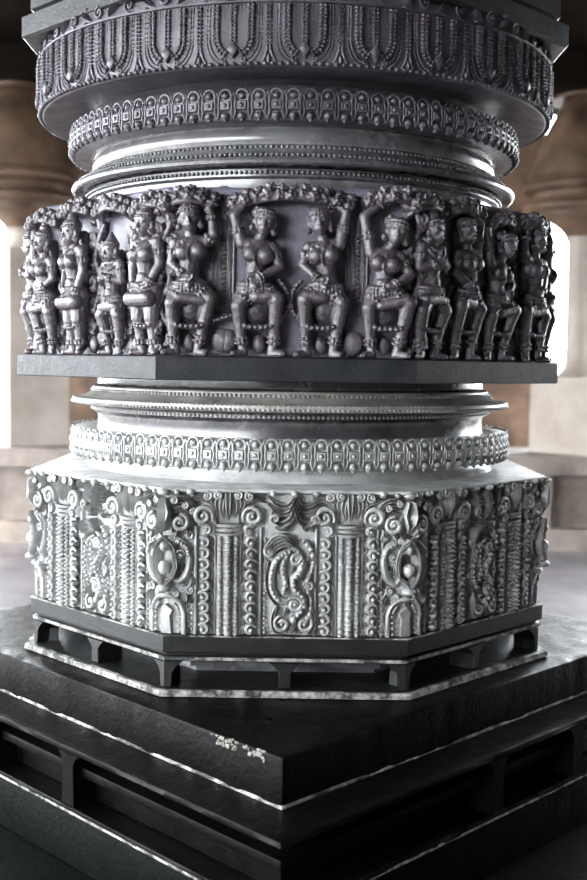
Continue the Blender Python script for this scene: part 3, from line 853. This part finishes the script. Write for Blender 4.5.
D = 18.0
def base_pose(**k):
    p = dict(head=(0, 134, D+1), chest=(0, 105, D-1), waist=(0, 84, D-1), pelvis=(0, 69, D-2), sl=(-15, 113, D-1), sr=(15, 113, D-1),
             pl=(-8, 64, D-2), pr=(8, 64, D-2))
    p.update(k); return p
def hem(y=33, w=18, z=D+2, sag=4): return ([(-w, y+1, z-6), (-w*.6, y-sag*.7, z+1), (0, y-sag, z+2), (w*.6, y-sag*.7, z+1), (w, y+1, z-6)], 3.2, 2.5)
POSE = {}
# 0: standing, drum held before the hips, arms down
POSE['drummer'] = base_pose(head=(1, 132, D+2), tilt=-.06, crown=9, chest=(0, 104, D), el=(-19, 90, D), hl=(-13, 66, D+6), er=(19, 92, D), hr=(11, 70, D+8),
    dl=(.7, -.5, .3), dr=(-.8, -.4, .3), kl=(-10, 38, D), al=(-9, 11, D-3), kr=(9, 38, D), ar=(9, 11, D-3), fl=-.8, fr=.8,
    extra=[((-15, 57, D+7), (12, 57, D+9), 8.2, 8.2)], strings=[hem(33, 16)], lumps=[((0, 13, 7), (6, 10, 5)), ((-24, 11, 6), (7, 10, 5))])
# 1: head turned to the left, right hand raised beside it
POSE['raised_hand'] = base_pose(head=(-1, 136, D+1), tilt=.10, crown=13, chest=(1, 106, D-1), waist=(-2, 84, D-1), pelvis=(0, 69, D-2), sl=(-15, 112, D-1), sr=(16, 114, D-1),
    el=(-19, 92, D), hl=(-6, 80, D+7), er=(23, 121, D), hr=(20, 141, D+2), dr=(-.2, 1, .1), dl=(1, -.3, .2),
    kl=(-17, 52, D+3), al=(-16, 12, D-3), kr=(20, 57, D+3), ar=(9, 12, D-4), fl=-1, fr=.7,
    extra=[((-10, 58, D+6), (14, 55, D+6), 6, 5)], strings=[hem(33, 20), ([(20, 34, D-4), (32, 38, 12), (44, 42, 10)], 2.6, 2.2)], lumps=[((-2, 13, 7), (7, 10, 5)), ((31, 16, 6), (11, 13, 5))])
# 2: arm arched over the head to the left, other hand at the belly
POSE['left_arch'] = base_pose(head=(5, 133, D+1), tilt=-.22, bun=-7, chest=(-1, 104, D-1), waist=(-6, 84, D-1), pelvis=(-4, 69, D-2), sl=(-18, 113, D-1), sr=(13, 109, D-1),
    el=(-26, 140, D-1), hl=(-12, 158, D-3), dl=(1, .25, 0), er=(20, 90, D+1), hr=(-2, 77, D+9), dr=(-1, -.1, .1),
    pl=(-12, 64, D-2), kl=(-20, 50, D+3), al=(-17, 12, D-3), pr=(4, 64, D-2), kr=(18, 57, D+6), ar=(15, 12, D-3), fl=-.9, fr=1,
    extra=[((-2, 59, D+7), (17, 61, D+8), 6.6, 5.6)], strings=[hem(33, 20), ([(19, 34, D-4), (29, 48, 15), (28, 66, 14), (19, 78, 13)], 2.8, 2.3)], lumps=[((0, 13, 7), (7, 10, 5)), ((-31, 15, 6), (10, 13, 5))])
# 3: arm arched over the head to the right
POSE['right_arch'] = base_pose(head=(-3, 134, D+1), tilt=.12, bun=7, chest=(2, 104, D-1), waist=(6, 84, D-1), pelvis=(4, 69, D-2), sl=(-13, 110, D-1), sr=(18, 113, D-1),
    er=(24, 145, D-1), hr=(6, 159, D-3), dr=(-1, .2, 0), el=(-19, 92, D+1), hl=(-3, 77, D+9), dl=(1, 0, .1),
    pr=(12, 64, D-2), kr=(21, 55, D+3), ar=(14, 12, D-3), pl=(-4, 64, D-2), kl=(-16, 57, D+6), al=(-15, 12, D-3), fl=-1, fr=.6,
    extra=[((2, 60, D+7), (-15, 61, D+8), 6.6, 5.6)], strings=[hem(33, 20), ([(-19, 34, D-4), (-29, 48, 15), (-28, 66, 14), (-19, 78, 13)], 2.8, 2.3)], lumps=[((0, 13, 7), (7, 10, 5)), ((33, 15, 6), (11, 13, 5))])
# 4: head bowed to the right, left arm arched high
POSE['bowed'] = base_pose(head=(6, 125, D+3), tilt=-.25, bun=-7, chest=(-5, 97, D-1), waist=(-7, 80, D-1), pelvis=(-6, 67, D-2), sl=(-19, 105, D-1), sr=(9, 101, D-1),
    el=(-27, 141, D-1), hl=(-7, 158, D-3), dl=(1, .15, 0), er=(20, 84, D+1), hr=(3, 72, D+9), dr=(-1, 0, .1),
    pl=(-12, 62, D-2), kl=(-20, 50, D+3), al=(-18, 12, D-3), pr=(2, 62, D-2), kr=(19, 56, D+6), ar=(10, 12, D-3), fl=-.8, fr=1,
    extra=[((-8, 52, D+7), (17, 58, D+8), 5.5, 6.4)], strings=[hem(33, 21)], lumps=[((-4, 13, 7), (7, 10, 5))])
# 5: both hands before the chest, tiara
POSE['cymbals'] = base_pose(head=(1, 129, D+2), tilt=.08, crown=7, chest=(0, 102, D), el=(-20, 92, D+1), hl=(-6, 96, D+13), er=(20, 92, D+1), hr=(6, 96, D+13),
    dl=(.8, .5, .3), dr=(-.8, .5, .3), kl=(-18, 50, D+4), al=(-12, 12, D-3), kr=(18, 50, D+4), ar=(12, 12, D-3), fl=-1, fr=1, bust=0,
    extra=[((-14, 60, D+6), (14, 60, D+6), 6.5, 6.5)], strings=[hem(33, 19)], lumps=[((0, 13, 7), (6, 10, 5)), ((26, 12, 6), (7, 11, 5))])
DM = {}
for kname, ps in POSE.items():
    src = dancer(ps)
    fnm = lambda v: np.stack([v[:, 0]*FP, -(FB + v[:, 2]*FP), LEDGE-VB + v[:, 1]*FP], 1)
    # keep local origin at the dancer's own feet
    loc = lambda v: np.stack([v[:, 0]*FP, -v[:, 2]*FP, v[:, 1]*FP], 1)
    me = remeshed(src, .00135, loc, 'dancer', 2)
    me.materials.append(MAT['frieze'])
    DM[kname] = me
def put_dancer(kname, face, u, label, sc=1.0, mir=False, turn=0.0):
    a = face*PI/4
    x, y = u, -FB
    o = bpy.data.objects.new('dancer', DM[kname]); COL.objects.link(o); o.parent = frieze
    o.location = (x*math.cos(a)-y*math.sin(a), x*math.sin(a)+y*math.cos(a), LEDGE-VB)
    o.rotation_euler = (0, 0, a+turn); o.scale = (-sc if mir else sc, sc, sc)
    o['label'] = label
    return o
FU = FA*2*T8
L_ = -FU/2
put_dancer('raised_hand', 0, -.179, 'carved dancer on the front face, far left, tall crown and one hand raised beside the head')
put_dancer('left_arch', 0, -.052, 'carved dancer left of the middle of the front face, arm arched over the head')
put_dancer('right_arch', 0, .062, 'carved dancer right of the middle of the front face, arm arched over the head')
put_dancer('bowed', 0, .188, 'carved dancer at the right end of the front face, head bowed under a raised arm')
put_dancer('drummer', -1, FU/2-.13*FU, 'carved drummer on the left face, beside its front corner', turn=.12)
put_dancer('cymbals', -1, FU/2-.36*FU, 'small carved attendant on the left face under a leafy canopy', sc=.84)
put_dancer('drummer', -1, FU/2-.61*FU, 'carved drummer in the middle of the left face', mir=True, turn=-.1)
put_dancer('raised_hand', -1, FU/2-.86*FU, 'carved dancer at the far end of the left face', sc=.93, mir=True)
put_dancer('cymbals', 1, -FU/2+.13*FU, 'carved dancer with a tiara on the right face, beside its front corner')
put_dancer('right_arch', 1, -FU/2+.36*FU, 'carved dancer on the right face, second from its front corner', mir=False)
put_dancer('bowed', 1, -FU/2+.60*FU, 'carved dancer on the right face, third from its front corner')
put_dancer('raised_hand', 1, -FU/2+.86*FU, 'carved dancer at the far end of the right face', mir=True)
for fc in (-2, 2):
    for i, kn in enumerate(('left_arch', 'drummer', 'bowed', 'cymbals')):
        put_dancer(kn, fc, -FU/2+FU*(.13+.245*i), 'carved dancer on the turned away side of the frieze')

frieze.location.x = -.006
bpy.data.objects['frieze_slab'].location.x = -.006
# leafy canopies over the dancers, and ribbed hangings between them
def leaf_blob(m, x, y, z, r_, k=1.0):
    """a spray of five lobes round a curled heart"""
    a0 = r_.uniform(0, 6)
    for i in range(5):
        a = a0+i*2*PI/5; d = 3.3*k
        bead(m, (x+d*math.cos(a), y+d*.8*math.sin(a), z), (3.1*k, 2.8*k, 4.5), 9, 6, a)
    bead(m, (x, y, z+3), (2.0*k, 2.0*k, 3.4), 8, 6)
def canopy(w, seed, rise, n):
    r_ = random.Random(seed); m = M()
    for i in range(n):
        t = -1+2*i/(n-1)
        x = t*w; y = 153+rise*(1-t*t)+r_.uniform(-2, 2)
        leaf_blob(m, x, y, 16+5*(1-t*t)+r_.uniform(-2, 3), r_, 1.15)
        leaf_blob(m, x+3, y+7, 13+r_.uniform(-2, 4), r_, 1.0)
        bead(m, (x, y+3, 7), (8, 8, 9), 10, 7)
    tube(m, smooth_path([(-w*1.1, 143, 4), (-w*.75, 150+rise*.3, 16), (0, 149+rise, 22), (w*.75, 150+rise*.3, 16), (w*1.1, 143, 4)], 24), 2.8, 8)
    return m
loc = lambda v: np.stack([v[:, 0]*FP, -v[:, 2]*FP, v[:, 1]*FP], 1)
def put_flat(name, me, face, u, dz=0):
    a = face*PI/4; x, y = u, -FB
    o = link(name, me, MAT['frieze'], frieze, a, (x*math.cos(a)-y*math.sin(a), x*math.sin(a)+y*math.cos(a), LEDGE-VB+dz))
    return o
cw = remeshed(canopy(58, 4, 9, 11), .0015, loc, 'leafy_canopy', 1); cw.materials.append(MAT['frieze'])
cn = [remeshed(canopy(24, s, 7, 5), .0015, loc, 'leafy_canopy', 1) for s in (5, 6, 8)]
for c in cn: c.materials.append(MAT['frieze'])
put_flat('leafy_canopy', cw, 0, .004)
for i, (fc, u) in enumerate(((0, -.184), (0, .192), (-1, .185), (-1, .062), (-1, -.06), (-1, -.18), (1, -.18), (1, -.062), (1, .06), (1, .18))):
    put_flat('leafy_canopy', cn[i % 3], fc, u, (-.004, .003, -.008)[i % 3])
def hanging():
    m = M()
    prism(m, [(-9, 44), (9, 44), (9, 160), (6.5, 166), (0, 168), (-6.5, 166), (-9, 160)], -2, 4, 1.2)
    for x in (-7, -2.4, 2.4, 7): tube(m, [(x, 46, 3.5), (x, 158, 3.5)], 1.3, 7)
    tube(m, smooth_path([(-10, 46, 2.5), (-10.5, 158, 2.5), (-7, 167, 3), (0, 170, 3.5), (7, 167, 3), (10.5, 158, 2.5), (10, 46, 2.5)], 40), 1.7, 7)
    for i in range(16): bead(m, (0, 52+i*4.6, 5), (3, 1.5, 2), 7, 4)
    for x in (-4.5, 0, 4.5): bead(m, (x, 160, 4), (2.2, 4, 3), 8, 5)
    return m
def vine(seed):
    r_ = random.Random(seed); m = M()
    P0 = smooth_path([(-4, 0, 3), (5, 25, 4), (-5, 50, 4), (5, 78, 5), (-5, 105, 5), (4, 130, 6), (0, 152, 6)], 60)
    tube(m, P0, 3.2, 8)
    for i in range(12):
        y = 8+i*12; sg = 1 if i % 2 else -1
        curl(m, (sg*7, y), 6.5, 2.2, PI/2, -sg*1.2, 2.3, 6.5, 8, ball=2.6)
        leaf_blob(m, -sg*8+r_.uniform(-2, 2), y+5, 5, r_, 1.0)
    return m
vm = [remeshed(vine(q), .0015, loc, 'vine_scroll', 1) for q in (1, 2)]
for c in vm: c.materials.append(MAT['frieze'])
for i, (fc, u) in enumerate(((-1, .118), (-1, -.005), (-1, -.118), (-1, -.215), (1, -.120), (1, -.005), (1, .115), (1, .215), (0, -.228), (0, .235))):
    put_flat('vine_scroll', vm[i % 2], fc, u)
hm = to_mesh('ribbed_hanging', hanging(), loc, 50)
for fc, u in ((0, -.120), (0, .128)):
    put_flat('ribbed_hanging', hm, fc, u)

# ================================================================== THE SQUARE PLINTH
plinth = thing('square_plinth', 'dark square stone plinth set cornerwise under the carved pillar', 'plinth', (0, 0, 0), rot=PI/4)
def slab(name, hs, z0, z1, mat, bevel=.006, worn=0.0, parent=plinth, cuts=24):
    bm = bmesh.new()
    bmesh.ops.create_cube(bm, size=1)
    bmesh.ops.scale(bm, vec=(hs*2, hs*2, z1-z0), verts=bm.verts)
    bmesh.ops.translate(bm, vec=(0, 0, (z0+z1)/2), verts=bm.verts)
    bmesh.ops.bevel(bm, geom=bm.edges[:], offset=bevel, segments=2, affect='EDGES', profile=.6)
    if worn:
        ed = [e for e in bm.edges if e.calc_length() > hs]
        bmesh.ops.subdivide_edges(bm, edges=ed, cuts=70, use_grid_fill=True)
        r_ = random.Random(5)
        from mathutils import noise as nz
        for v in bm.verts:
            n = nz.noise(v.co*13)*.6+nz.noise(v.co*41)*.4
            near = min(abs(abs(v.co.x)-hs), abs(abs(v.co.y)-hs)) < bevel*1.3 and (z1-v.co.z) < bevel*1.3
            if near and n > .02:
                k = (n-.02)*worn*3
                v.co.x *= 1-k/hs; v.co.y *= 1-k/hs; v.co.z -= k*.7
    me = bpy.data.meshes.new(name); bm.to_mesh(me); bm.free()
    me.polygons.foreach_set('use_smooth', [True]*len(me.polygons)); me.set_sharp_from_angle(angle=math.radians(25))
    return link(name, me, mat, parent)
E_ = EYE
slab('top_slab', .621, E_-.709, E_-.6245, MAT['plinth'], .005, .004)
slab('ledge_slab', .707, E_-.7215, E_-.7095, MAT['plinth'], .003, .003)
slab('recessed_core', .655, E_-.823, E_-.7220, MAT['plinth'])
slab('inner_fillet', .688, E_-.768, E_-.750, MAT['plinth'], .003)
slab('sill_slab', .705, E_-.8365, E_-.8235, MAT['plinth'], .003, .003)
slab('lower_block', .702, .0605, E_-.8370, MAT['shadeblack'], .006)
slab('shade_step', 1.08, 0, .06, MAT['shadeblack'], .008)  # added dark step standing in for shadow around the foot
pk = M()
prism(pk, [(-.034, E_-.7218), (.034, E_-.7218), (.024, E_-.730), (.019, E_-.744), (.020, E_-.8232), (-.020, E_-.8232), (-.019, E_-.744), (-.024, E_-.730)], .62, .7055, .003)
pkm = to_mesh('bracket_peg', pk, lambda v: np.stack([v[:, 0], -v[:, 2], v[:, 1]], 1), 30)
for k in range(4):
    for u in (-.14, .14):
        a = k*PI/2
        link('bracket_peg', pkm, MAT['plinth'], plinth, a, (u*math.cos(a), u*math.sin(a), 0))
# lime with painted bevel light along the slab edges, lime chips at the corner
tops = [o for o in plinth.children if o.name.startswith(('top_slab', 'ledge_slab', 'sill_slab'))]
by = {o.name.split('.')[0]: o for o in tops}
slab('lime_glint_edge', .6225, E_-.7093, E_-.7025, MAT['limeglint'], .002, .004, by['top_slab'])
slab('lime_glint_edge', .7062, E_-.8362, E_-.8310, MAT['limeglint'], .0015, .003, by['sill_slab'])
r_ = random.Random(11); m = M()
for i in range(70):
    d = r_.choice((.055, .075, .12, .14, .155))+r_.uniform(-.014, .014)
    bead(m, (-.6205+r_.uniform(-.002, .002), -.621+d, E_-.632+r_.uniform(-.009, .006)), (.0022, r_.uniform(.002, .007), r_.uniform(.0015, .004)), 7, 5, 0)
o = link('chipped_patch', to_mesh('chipped_patch', m, None, 60), MAT['lime'], by['top_slab'])
o['label'] = 'pale chipped patch on the slab edge'

# ================================================================== THE HALL
def bx(x0, x1, y0, y1, z0, z1):
    m = M()
    v = [(x0,y0,z0),(x1,y0,z0),(x1,y1,z0),(x0,y1,z0),(x0,y0,z1),(x1,y0,z1),(x1,y1,z1),(x0,y1,z1)]
    return m.add(v, [(3,2,1,0),(4,5,6,7),(0,1,5,4),(1,2,6,5),(2,3,7,6),(3,0,4,7)])
def bxm(name, *a): return to_mesh(name, bx(*a), None, 30)
YB = 3.41
structure('floor', bxm('floor', -4.4, 4.4, -5.5, 4.6, -.12, 0), MAT['floor'], 'grey stone paving of the hall floor', 'floor')
structure('ground', bxm('ground', -40, 40, -40, 40, -.30, -.125), MAT['ground'], 'bare earth ground outside the hall', 'ground')
structure('ceiling', bxm('ceiling', -4.4, 4.4, -4.4, 5.0, 2.71, 3.1), MAT['ceil'], 'dark stone ceiling of the hall', 'ceiling')
structure('wall_back', bxm('wall_back', -1.52, 1.56, 4.42, 4.7, 0, 2.71), MAT['brown'], 'brown stone wall in shade behind the carved pillar', 'wall')
def front_mesh():                 # near wall added to shape light: open over a parapet left, closed right
    m = M(); m.join(bx(-1.5, 4.4, -4.4, -4.1, 0, 2.71)); m.join(bx(-4.4, -1.5, -4.4, -4.1, 0, .75)); m.join(bx(-4.4, -1.5, -4.4, -4.1, 2.45, 2.71))
    return to_mesh('blocker_wall_front', m, None, 30)
structure('blocker_wall_front', front_mesh(), MAT['dark'], 'added dark wall, unseen, shaping the light from the near end of the hall', 'wall')
structure('blocker_wall_right', bxm('blocker_wall_right', 4.1, 4.4, -4.1, 2.0, 0, 2.71), MAT['dark'], 'added dark wall, unseen, holding light off the right of the pillar', 'wall')  # unseen wall added to keep light off the right faces
# carved parapet along the back, with balusters standing proud of it
PT = EYE-.475
def parapet(x0, x1):
    m = M(); m.join(bx(x0, x1, YB, YB+.6, 0, .12)); m.join(bx(x0, x1, YB+.08, YB+.58, .12, PT-.10)); m.join(bx(x0, x1, YB-.03, YB+.62, PT-.10, PT))
    x = x0+.08
    while x < x1-.1:
        m.join(bx(x, x+.09, YB+.01, YB+.1, .12, PT-.10)); x += .36
    return to_mesh('parapet', m, None, 30)
structure('trim_1', parapet(-4.4, -.9), MAT['parapet'], 'low carved parapet at the back left of the hall', 'parapet')
structure('trim_2', parapet(.9, 4.4), MAT['parapet'], 'low carved parapet at the back right of the hall', 'parapet')
structure('trim_3', bxm('trim_3', -4.4, 4.4, YB+.05, YB+.6, 2.52, 2.708), MAT['ceil'], 'dark stone lintel over the rear pillars', 'lintel')

def rear_pillar(x, label, bt):
    t = thing('rear_pillar', label, 'pillar', (x, YB+.30, PT), 'lathe turned pillars on the back parapet')
    hw = .19; z0 = EYE-PT
    link('square_shaft', to_mesh('square_shaft', bx(-hw, hw, -hw, hw, 0, bt+z0), None, 30), MAT['pale'], t, PI/4)
    def lat(name, prof, mat):
        mm = M(); lathe(mm, [(r, z+z0) for r, z in prof], 64)
        return link(name, to_mesh(name, mm, lambda v: np.stack([v[:, 0], -v[:, 2], v[:, 1]], 1), 40), mat, t)
    lat('neck', [(.10, .745), (.08, .72), (.075, bt+.10), (.085, bt+.05), (.115, bt+.015), (.16, bt)], MAT['pale'])
    pr = [(.20, 1.52), (.20, 1.50), (.12, 1.50)] + arc_prof((.13, 1.49), (.32, 1.07), .015, 12) + [(.30, 1.045), (.335, 1.035), (.345, 1.015), (.335, .995), (.30, .985)]
    pr += arc_prof((.285, .975), (.33, .915), -.015, 5) + [(.345, .905), (.348, .885), (.33, .865)] + arc_prof((.30, .86), (.09, .745), -.03, 9)
    lat('bell_moulding', pr, MAT['brown'])
    return t
rear_pillar(-1.55, 'round moulded pillar on the parapet behind the left of the carved pillar', .615)
rear_pillar(1.63, 'round moulded pillar on the parapet behind the right of the carved pillar', -.045)

# ================================================================== LIGHT, CAMERA
w = bpy.data.worlds.new('daylight'); SC.world = w; w.use_nodes = True
bg = w.node_tree.nodes['Background']
bg.inputs[0].default_value = (.91, .955, 1.0, 1); bg.inputs[1].default_value = 10.0
sun = bpy.data.lights.new('sun', 'SUN'); sun.energy = 3.5; sun.angle = .02; sun.color = (1, .93, .82)
so = bpy.data.objects.new('sun', sun); COL.objects.link(so)
so.rotation_euler = (math.radians(52), 0, math.radians(-60)); so.location = (-6, -4, 8)

cam = bpy.data.cameras.new('camera'); co = bpy.data.objects.new('camera', cam); COL.objects.link(co)
cam.sensor_fit = 'VERTICAL'; cam.sensor_height = 36; cam.sensor_width = 24; cam.lens = 45
cam.clip_start = .05; cam.clip_end = 200
th = math.atan(75/1100)
co.matrix_world = Matrix.Translation((.0094, -2.59, EYE)) @ Matrix.Rotation(PI/2-th, 4, 'X') @ Matrix.Rotation(.0155, 4, 'Z')
cam.dof.use_dof = True; cam.dof.focus_distance = 2.08; cam.dof.aperture_fstop = 3.6
SC.camera = co
vs = SC.view_settings
SC.display_settings.display_device = 'sRGB'
vs.view_transform = 'Standard'; vs.look = 'None'; vs.exposure = 1.1; vs.gamma = 1.0; vs.use_curve_mapping = False
SC.cycles.use_denoising = True
SC.cycles.max_bounces = 8
